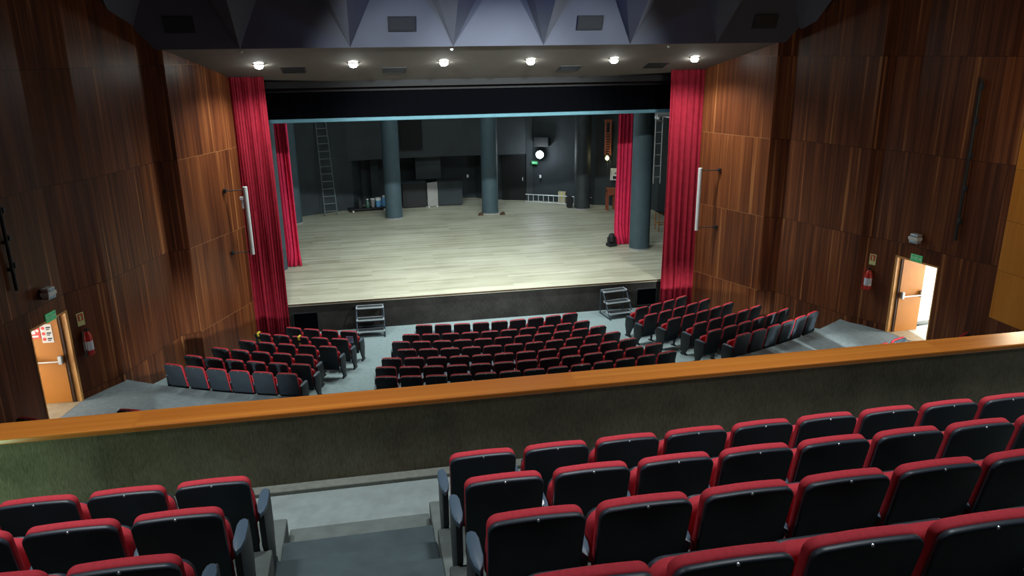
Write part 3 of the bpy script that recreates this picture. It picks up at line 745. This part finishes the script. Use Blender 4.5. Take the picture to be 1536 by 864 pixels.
# trolley with paint pots
t = thing('flat_trolley', 'low black platform trolley with pots left of the first column', 'trolley', (-.05, 36.1, STAGE_Z), R(10))
b = N(); box(b, -.8, .95, -.3, .3, .09, .15, .01); obj('deck', b, M['black'], t)
for x in (-.65, .8):
    for y in (-.22, .22):
        b = N(); tube(b, (x, y-.02, .045), (x, y+.02, .045), .045); obj('caster', b, M['white'], t, 40)
TZ = STAGE_Z+.151
def pot(name, label, cat, x, y, prof, mat, capmat=None, cap=None, group='pots on the trolley'):
    t = thing(name, label, cat, (x, y-.3, TZ), 0, group)
    b = N(); lathe(b, prof, seg=18); obj('body', b, mat, t, 40)
    if cap:
        b = N(); lathe(b, cap, seg=18); obj('lid', b, capmat, t, 40)
pot('spray_bottle', 'black bottle at the left end of the stage trolley', 'bottle', -.34, 36.35, [(.11, 0), (.12, .3), (.05, .4), (.04, .46)], M['black'], M['dark_metal'], [(.05, .46), (.05, .5)])
pot('green_jug', 'dark green jug on the stage trolley beside the grey cup', 'jug', .02, 36.38, [(.10, 0), (.11, .24), (.05, .32), (.05, .36)], M['green_glass'], M['white'], [(.055, .36), (.055, .4)])
pot('tall_cup', 'grey flared cup in the middle of the stage trolley', 'cup', .26, 36.42, [(.07, 0), (.11, .38), (.1, .385)], M['grey_board'], M['white'], [(.112, .37), (.112, .40)])
pot('paint_bucket', 'white and blue bucket on the stage trolley next to the column', 'bucket', .52, 36.47, [(.12, 0), (.13, .36), (.12, .38)], M['blue_plastic'], M['white'], [(.135, .30), (.135, .42)])
pot('paint_bottle', 'blue bottle with white cap at the right end of the stage trolley', 'bottle', .77, 36.52, [(.1, 0), (.1, .28), (.06, .4), (.05, .42)], M['blue_plastic'], M['white'], [(.06, .42), (.06, .5)])
# moving-head lamp on the stage floor
t = thing('moving_head_lamp', 'black moving head stage lamp on the floor by the right column', 'stage lamp', (8.96, 26.95, STAGE_Z), R(15))
b = N(); box(b, -.17, .17, -.14, .14, 0, .12, .02); obj('base', b, M['black'], t)
b = N()
for s in (-1, 1): box(b, s*.14-.02, s*.14+.02, -.06, .06, .12, .36, .01)
obj('yoke', b, M['black'], t)
b = N(); lathe(b, [(.06, -.16), (.115, -.12), (.125, .05), (.10, .16), (.05, .19)], (0, 0, .30), 20); obj('lamp_head', b, M['black'], t, 50)
# orange stool frame in the wing
t = thing('orange_stool', 'orange tubular stool frame in the right wing behind the curtain', 'stool', (11.72, 28.9, STAGE_Z))
for x in (-.2, .2):
    for y in (-.2, .2):
        b = N(); tube(b, (x, y, 0), (x, y, .75), .02); obj('leg', b, M['orange_tube'], t, 40)
for z in (.3, .75):
    b = N(); path(b, [(-.2, -.2, z), (.2, -.2, z), (.2, .2, z), (-.2, .2, z), (-.2, -.2, z)], .018); obj('rail', b, M['orange_tube'], t)
b = N(); box(b, -.22, .22, -.22, .22, .76, .79, .008); obj('seat_board', b, M['black'], t)
# blocks at the foot of the middle column
for x, y, lab in ((5.0, 33.72, 'small dark wooden wedge left of the middle column foot'), (5.98, 33.62, 'small dark wooden wedge right of the middle column foot')):
    b = N(); prism(b, [(x-.12, STAGE_Z), (x+.12, STAGE_Z), (x+.08, STAGE_Z+.13), (x-.06, STAGE_Z+.09)], 'y', y-.08, y+.08, .006); tag(obj('wooden_wedge', b, M['gap'], None), lab, 'wedge', 'wedges at the middle column')

# stage steps
def stage_steps(loc, rz, label):
    t = thing('stage_steps', label, 'steps', loc, rz, 'metal steps up to the stage')
    for s in (-1, 1):
        b = N(); x = s*.40
        tube(b, (x, -.36, .02), (x, .20, .79), .022); tube(b, (x, .36, .0), (x, .36, .79), .02); tube(b, (x, -.40, .015), (x, .38, .015), .02)
        tube(b, (x, .18, .77), (x, .38, .77), .02)
        tube(b, (x, -.40, .0), (x, -.36, .08), .022)
        obj('side_frame', b, M['steel_blue'], t, 40)
    for y, z in ((-.20, .19), (-.0, .48), (.24, .78)):
        b = N(); box(b, -.38, .38, y-.13, y+.13, z-.035, z-.008); tr = obj('tread', b, M['tread_dark'], t)
        b = N()
        box(b, -.40, .40, y-.142, y-.122, z-.04, z+.004, .004); box(b, -.40, .40, y+.118, y+.132, z-.04, z+.004, .004)
        for s in (-1, 1): box(b, s*.39-.018, s*.39+.018, y-.13, y+.13, z-.045, z+.006, .006)
        obj('tread_edging', b, M['alu'], tr)
    b = N(); tube(b, (-.4, .36, .1), (.4, .36, .1), .016); obj('rear_brace', b, M['steel_blue'], t)
stage_steps((-.14, 21.98, 0), R(-1), 'metal three tread steps at the stage front, beside left seating block')
stage_steps((7.52, 21.92, 0), R(8), 'metal three tread steps at the stage front, beside right seating block')

# ------------------------------------------------------------------ balcony
bm = N(); box(bm, -7.2, 14, 6.56, 6.82, 3.5, 4.95); struct('wall_balcony', bm, M['carpet_wall'])
bm = N(); uvl = bm.loops.layers.uv.new('UVMap'); box(bm, -7.2, 14, 6.525, 6.86, 4.945, 5.0, .012)
for f in bm.faces:
    for lp in f.loops: lp[uvl].uv = (lp.vert.co.y*1.3+lp.vert.co.z+1.3, lp.vert.co.x*.55+20)
struct('trim_9', bm, M['rail'])
bm = N(); box(bm, -7.2, 14, 6.43, 6.56, 4.1, 4.262, .01); struct('baseboard_balcony', bm, M['ledge'])
bm = N(); box(bm, -7.2, 14, 4.5, 6.7, 3.9, 4.22); struct('floor_balcony', bm, M['balcony_floor'])
bm = N(); box(bm, -7.2, 14, -4.4, 6.7, 3.3, 3.9); struct('ceiling_under_balcony', bm, M['soffit'])
PZ = lambda k: 4.53+.31*k          # floor of balcony row k
PF = lambda k: 5.57-.84*k          # front edge of that platform
AL, AR = -.80, .335                # aisle sides
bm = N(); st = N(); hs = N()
for k in range(10):
    y1 = PF(k); y0 = -4.4; z0 = PZ(k)-.32 if k else 4.0
    box(bm, -7.2, AL, y0, y1, z0, PZ(k), .012); box(bm, AR, 14, y0, y1, z0, PZ(k), .012)
    yl = 5.24-.84*k
    box(st, AL, AR, y0, yl, PZ(k)-.2, PZ(k), .008)
    box(hs if k == 0 else st, AL+.0, AR-.0, yl-.1, yl+.41, PZ(k)-.3, PZ(k)-.155, .015)  # later half-steps take the darker tread colour to imitate fading light
struct('floor_balcony_terrace', bm, M['half_tread'])
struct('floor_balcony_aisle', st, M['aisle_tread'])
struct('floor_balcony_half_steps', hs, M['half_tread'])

# ------------------------------------------------------------------ theatre seats
# local frame: origin on the floor, +y faces the stage, top of the backrest at y = -.28, z = .95
TILT = R(12.5)
def seat_meshes():
    D = {}
    T = Matrix.Translation((0, -.135, .27)) @ Matrix.Rotation(TILT, 4, 'X')
    b = N(); rpanel(b, rrect(.456, .436, .675, .055, .03, sag=.006), -.032, -.002, .009, T); D['backrest'] = mesh_of('backrest', b, M['shell'], 50)
    T2 = Matrix.Translation((0, -.135, .27)) @ Matrix.Rotation(TILT, 4, 'X') @ Matrix.Translation((0, 0, .045))
    b = N(); rpanel(b, rrect(.454, .434, .628, .058, .03, sag=.006), -.004, .052, .014, T2)
    T3 = T2 @ Matrix.Translation((0, .035, .02)); rpanel(b, rrect(.36, .40, .29, .08, .03), 0, .05, .02, T3)
    D['back_cushion'] = mesh_of('back_cushion', b, M['red'], 50)
    T4 = Matrix.Translation((0, .055, .385)) @ Matrix.Rotation(R(6), 4, 'X')
    b = N(); rpanel(b, rrect(.38, .40, .315, .10, .04), -.035, .05, .03, T4); D['seat_cushion'] = mesh_of('seat_cushion', b, M['red'], 50)
    b = N(); rpanel(b, rrect(.36, .38, .29, .08, .04), .045, .075, .01, T4); D['seat_pan'] = mesh_of('seat_pan', b, M['shell'], 50)
    pad = [(0, -.235), (.022, -.19), (.034, -.12), (.034, .03), (.024, .075), (.008, .09), (-.008, .09), (-.024, .075), (-.034, .03), (-.034, -.12), (-.022, -.19)]
    b = N(); prism(b, pad, 'z', .598, .634, .008); D['armrest'] = mesh_of('armrest', b, M['pad'], 40)
    prof = [(-.10, 0), (.12, 0), (.12, .025), (.035, .06), (.06, .28), (.13, .40), (.085, .598), (-.19, .598), (-.15, .40), (-.03, .28), (-.015, .06), (-.10, .025)]
    b = N(); prism(b, prof, 'x', -.017, .017, .005); D['side_panel'] = mesh_of('side_panel', b, M['panel'], 40)
    prof = [(-.12, 0), (.14, 0), (.14, .03), (.09, .07), (.15, .34), (.13, .598), (-.20, .598), (-.20, .36), (-.05, .08), (-.12, .03)]
    b = N(); prism(b, prof, 'x', -.02, .02, .006); D['end_panel'] = mesh_of('end_panel', b, M['panel'], 40)
    b = N(); tube(b, (0, -.028, .674), (0, -.034, .674), .007, seg=10)
    bmesh.ops.transform(b, matrix=T, verts=b.verts); D['number_plate'] = mesh_of('number_plate', b, M['tag'], 40)
    b = N(); tube(b, (0, -.315, .6), (0, -.30, .3), .004, seg=6); D['x'] = mesh_of('x', b, M['tag'])
    return D
SM = seat_meshes()
SEATS = []
def seat(loc, rz, label, group, pitch, first=False, last=False, aisle=None):
    t = thing('theatre_seat', label, 'seat', loc, rz, group)
    for nm in ('backrest', 'back_cushion', 'seat_cushion', 'seat_pan', 'number_plate'): link(nm, SM[nm], t)
    sides = [-1] + ([1] if last else [])
    for s in sides:
        o = link('armrest', SM['armrest'], t); o.location = (s*pitch/2, 0, 0)
        end = (s < 0 and first) or (s > 0 and last)
        o = link('side_panel', SM['end_panel' if end else 'side_panel'], t); o.location = (s*pitch/2, 0, 0)
    SEATS.append(t); return t
rown = ['front', 'second', 'third', 'fourth', 'fifth', 'sixth', 'seventh']
def arc_row(r_top, xs, block, k, group):
    """seats on one arc, r_top the radius of the top of the backrests; xs = (first angle, last angle, count)"""
    a0, a1, n = xs
    for i in range(n):
        a = R(a0+(a1-a0)*i/(n-1)); r = r_top-.28
        x = CEN[0]+r*math.sin(a); y = CEN[1]-r*math.cos(a)
        seat((x, y, rake(r)), a, 'red and black stalls seat, %s from left in %s row of %s block' % (ordn[i], rown[k], block), group,
             2*r*math.sin(abs(R(a1-a0))/(n-1)/2), i == 0, i == n-1)
CR = [11.90, 12.70, 13.54, 14.38, 15.22, 16.02, 16.80]
CX = [(1.29, 5.43, 9), (.89, 5.55, 10), (.59, 5.76, 11), (.69, 5.87, 11), (.30, 6.0, 12), (.15, 6.37, 13), (.14, 6.37, 13)]
for k in range(7):
    r = CR[k]; x0, x1, n = CX[k]
    arc_row(r, (math.degrees(math.asin((x0-CEN[0])/r)), math.degrees(math.asin((x1-CEN[0])/r)), n), 'centre', k, 'centre block stalls seats')
SR = [12.43, 13.30, 14.16, 15.04, 15.88, 16.66]
LA = [(-26.06, -18.67, 4), (-27.7, -18.37, 5), (-27.1, -18.3, 5), (-27.6, -19.25, 5), (-27.9, -18.2, 6), (-27.5, -18.14, 6)]
RA = [(20.5, 28.0, 4), (18.67, 27.84, 5), (19.0, 27.5, 5), (19.33, 27.6, 5), (18.13, 27.67, 6), (18.67, 27.87, 6)]
for k in range(6): arc_row(SR[k], LA[k], 'left', k, 'left block stalls seats')
for k in range(6): arc_row(SR[k], RA[k], 'right', k, 'right block stalls seats')
# a few seats of the rear stalls whose tops show over the balcony rail
for x, y, rz, fl, lab in ((-4.35, 13.80, -20, (1, 1), 'rear stalls seat whose top shows over the rail, right of left door'), (-6.0, 13.82, -25, (1, 1), 'rear stalls seat whose top shows over the rail, left of left door'),
                      (10.45, 13.69, 22, (1, 0), 'rear stalls seat barely showing over the rail below the right door'), (11.02, 13.92, 22, (0, 1), 'rear stalls seat top showing over the rail before the right door'),
                      (12.55, 13.83, 30, (1, 1), 'rear stalls seat top over the rail, right of the right door')):
    seat((x, y, AISLE_Z), R(rz), lab, 'rear stalls seats', .52, *fl)
# balcony rows
FR = ['front', 'second', 'third', 'fourth']
for k, n in enumerate((10, 8, 6, 5)):
    y = 4.62-.84*k-0.0+.28
    for i in range(n):
        seat((.66+.52*i, y, PZ(k)), 0, 'balcony seat with red cushion top, %s right of the stairs in %s row' % (ordn[i], FR[k]), 'balcony seats right of the stairs', .52, i == 0, i == n-1)
for k, n in enumerate((4, 4, 3)):
    y = 4.62-.84*k+.28
    for i in range(n):
        seat((-1.10-.52*i, y, PZ(k)), 0, 'balcony seat with red cushion top, %s left of the stairs in %s row' % (ordn[i], FR[k]), 'balcony seats left of the stairs', .52, i == n-1, i == 0) if i in (0, n-1) else seat((-1.10-.52*i, y, PZ(k)), 0, 'balcony seat with red cushion top, %s left of the stairs in %s row' % (ordn[i], FR[k]), 'balcony seats left of the stairs', .52)

# tape, papers and litter on the seats
def strip_on_seat(r, ang, k, dx, label):
    a = R(ang); rr = r-.28; x = CEN[0]+rr*math.sin(a); y = CEN[1]-rr*math.cos(a)
    t = thing('barrier_tape', label, 'tape', (x, y, rake(rr)), a, 'barrier tape on left block seats')
    T = Matrix.Translation((0, -.135, .27)) @ Matrix.Rotation(TILT, 4, 'X')
    for i in range(7):
        b = N(); z1 = .69-.085*i; box(b, dx-.03, dx+.03, -.046, -.040, z1-.085, z1)
        bmesh.ops.transform(b, matrix=T, verts=b.verts); obj('yellow_stripe' if i % 2 == 0 else 'black_stripe', b, M['tape'] if i % 2 == 0 else M['black'], t)
    b = N(); box(b, dx-.03, dx+.03, -.046, .06, .695, .700); bmesh.ops.transform(b, matrix=T, verts=b.verts); obj('tape_top', b, M['tape'], t)
la = lambda k, i: LA[k][0]+(LA[k][1]-LA[k][0])*i/(LA[k][2]-1)
strip_on_seat(SR[1], la(1, 0), 1, -.10, 'yellow and black tape down the first seat back, left block second row')
strip_on_seat(SR[1], la(1, 2), 1, .0, 'yellow and black tape down the third seat back, left block second row')
a = R(la(0, 3)); rr = SR[0]-.28
t = thing('paper_note', 'bluish white paper note on the last seat back of left block front row', 'paper note', (CEN[0]+rr*math.sin(a), CEN[1]-rr*math.cos(a), 0), a)
T = Matrix.Translation((0, -.135, .27)) @ Matrix.Rotation(TILT, 4, 'X')
b = N(); box(b, -.07, .12, -.044, -.040, .34, .56); bmesh.ops.transform(b, matrix=T, verts=b.verts); obj('sheet', b, plain('blue_white_paper', (.55, .60, .85), .8), t)
b = N()
for z in (.50, .45, .40): box(b, -.04, .09, -.046, -.044, z, z+.015)
bmesh.ops.transform(b, matrix=T, verts=b.verts); obj('printed_lines', b, M['steel_blue'], t)
b = N(); lathe(b, [(.02, 0), (.05, .005), (.055, .02), (.03, .035), (.01, .038)], (.87, 3.92, 5.475), 14)
for v in b.verts: v.co += Vector((random.uniform(-.006, .006), random.uniform(-.006, .006), random.uniform(-.003, .003)))
tag(obj('crumpled_paper', b, M['white'], None), 'small crumpled white paper by the balcony seats right of the stairs', 'paper')
b = N(); box(b, -1.395, -1.345, 3.70, 3.73, 5.40, 5.425, .006); box(b, -1.375, -1.355, 3.695, 3.735, 5.42, 5.435, .004)
tag(obj('orange_wrapper', b, M['orange_tube'], None), 'tiny orange wrapper between two second row balcony seats, left side', 'wrapper')

# ------------------------------------------------------------------ lights of the house
def point(name, loc, e, col, r=.2):
    l = bpy.data.lights.new(name, 'POINT'); l.energy = e; l.color = col; l.shadow_soft_size = r
    o = bpy.data.objects.new(name, l); COL.objects.link(o); o.location = loc; return o
def area(name, loc, rot, e, col, sx, sy):
    l = bpy.data.lights.new(name, 'AREA'); l.shape = 'RECTANGLE'; l.size = sx; l.size_y = sy; l.energy = e; l.color = col
    o = bpy.data.objects.new(name, l); COL.objects.link(o); o.location = loc; o.rotation_euler = rot; return o
def spot(name, loc, target, e, col, ang, blend=.5, r=.12):
    l = bpy.data.lights.new(name, 'SPOT'); l.energy = e; l.color = col; l.spot_size = R(ang); l.spot_blend = blend; l.shadow_soft_size = r
    o = bpy.data.objects.new(name, l); COL.objects.link(o); o.location = loc
    o.rotation_euler = (Vector(target)-Vector(loc)).to_track_quat('-Z', 'Y').to_euler(); return o
spot('coffer_lamp', (3.45, 15.9, 9.9), (3.45, 19.7, 8.75), 190, (.30, .44, 1.0), 128, .6, .12)
point('side_exit_glow', (-3.7, 5.5, 4.6), 42, (.6, 1, .62), .2)
point('balcony_side_lamp', (11.6, 11.2, 6.4), 110, (1, .84, .58), .2)
for x in (-2.6, 1.6, 5.8, 10.0):
    spot('balcony_downlight', (x, 6.2, 10.1), (x, 5.6, 4.5), 900, (.90, .97, 1.0), 80, .9, .25)
for x in (-1.5, 3.0, 7.5):
    spot('balcony_rear_lamp', (x, 3.2, 10.6), (x, 2.9, 5), 620, (.90, .96, 1.0), 84, .9, .4)
spot('last_row_fill', (12.0, 7.0, 3.15), (10.5, 16.3, .85), 17000, (.92, 1, .93), 16, 1., .2)  # added narrow spots that brighten the backs of the last side rows
spot('last_row_fill', (-2.0, 7.0, 3.15), (-3.6, 16.3, 1.2), 4600, (.92, 1, .96), 24, 1., .2)
for x, tx in ((-2.6, 7.2), (3.4, 3.4), (9.3, -.4)):
    spot('front_of_house_spot', (x, 11.0, 10.2), (tx, 30.0, 1.0), 5500, (.91, 1, .95), 42, .7)
area('stage_work_light', (3.3, 27.5, 8.6), (0, 0, 0), 330, (.86, 1, .98), 9, 2)
area('stage_work_light', (3.3, 32.0, 8.6), (0, 0, 0), 110, (.80, .95, 1), 9, 1)

w = bpy.data.worlds.new('World'); SC.world = w; w.use_nodes = True
w.node_tree.nodes['Background'].inputs[0].default_value = (.55, .65, .75, 1); w.node_tree.nodes['Background'].inputs[1].default_value = .02

# ------------------------------------------------------------------ camera
F = 1150.
P_, Y_, R_ = R(17.336), R(10.743), R(-.706)
f = Vector((math.sin(Y_)*math.cos(P_), math.cos(Y_)*math.cos(P_), -math.sin(P_)))
rt = Vector((math.cos(Y_), -math.sin(Y_), 0)); up = rt.cross(f)
c, s = math.cos(R_), math.sin(R_)
rt, up = rt*c+up*s, up*c-rt*s
cam = bpy.data.cameras.new('camera'); cam.sensor_width = 36; cam.sensor_fit = 'HORIZONTAL'; cam.lens = F/1536*36; cam.clip_start = .05; cam.clip_end = 200
co = bpy.data.objects.new('camera', cam); COL.objects.link(co)
m = Matrix((rt, up, -f)).transposed().to_4x4(); m.translation = (0, 0, EYE); co.matrix_world = m
SC.camera = co
SC.view_settings.view_transform = 'Standard'; SC.view_settings.look = 'None'; SC.view_settings.gamma = 1; SC.view_settings.exposure = 0
SC.view_settings.use_curve_mapping = False
SC.cycles.use_denoising = True
SC.cycles.max_bounces = 8; SC.cycles.diffuse_bounces = 4
SC.cycles.sample_clamp_indirect = 4
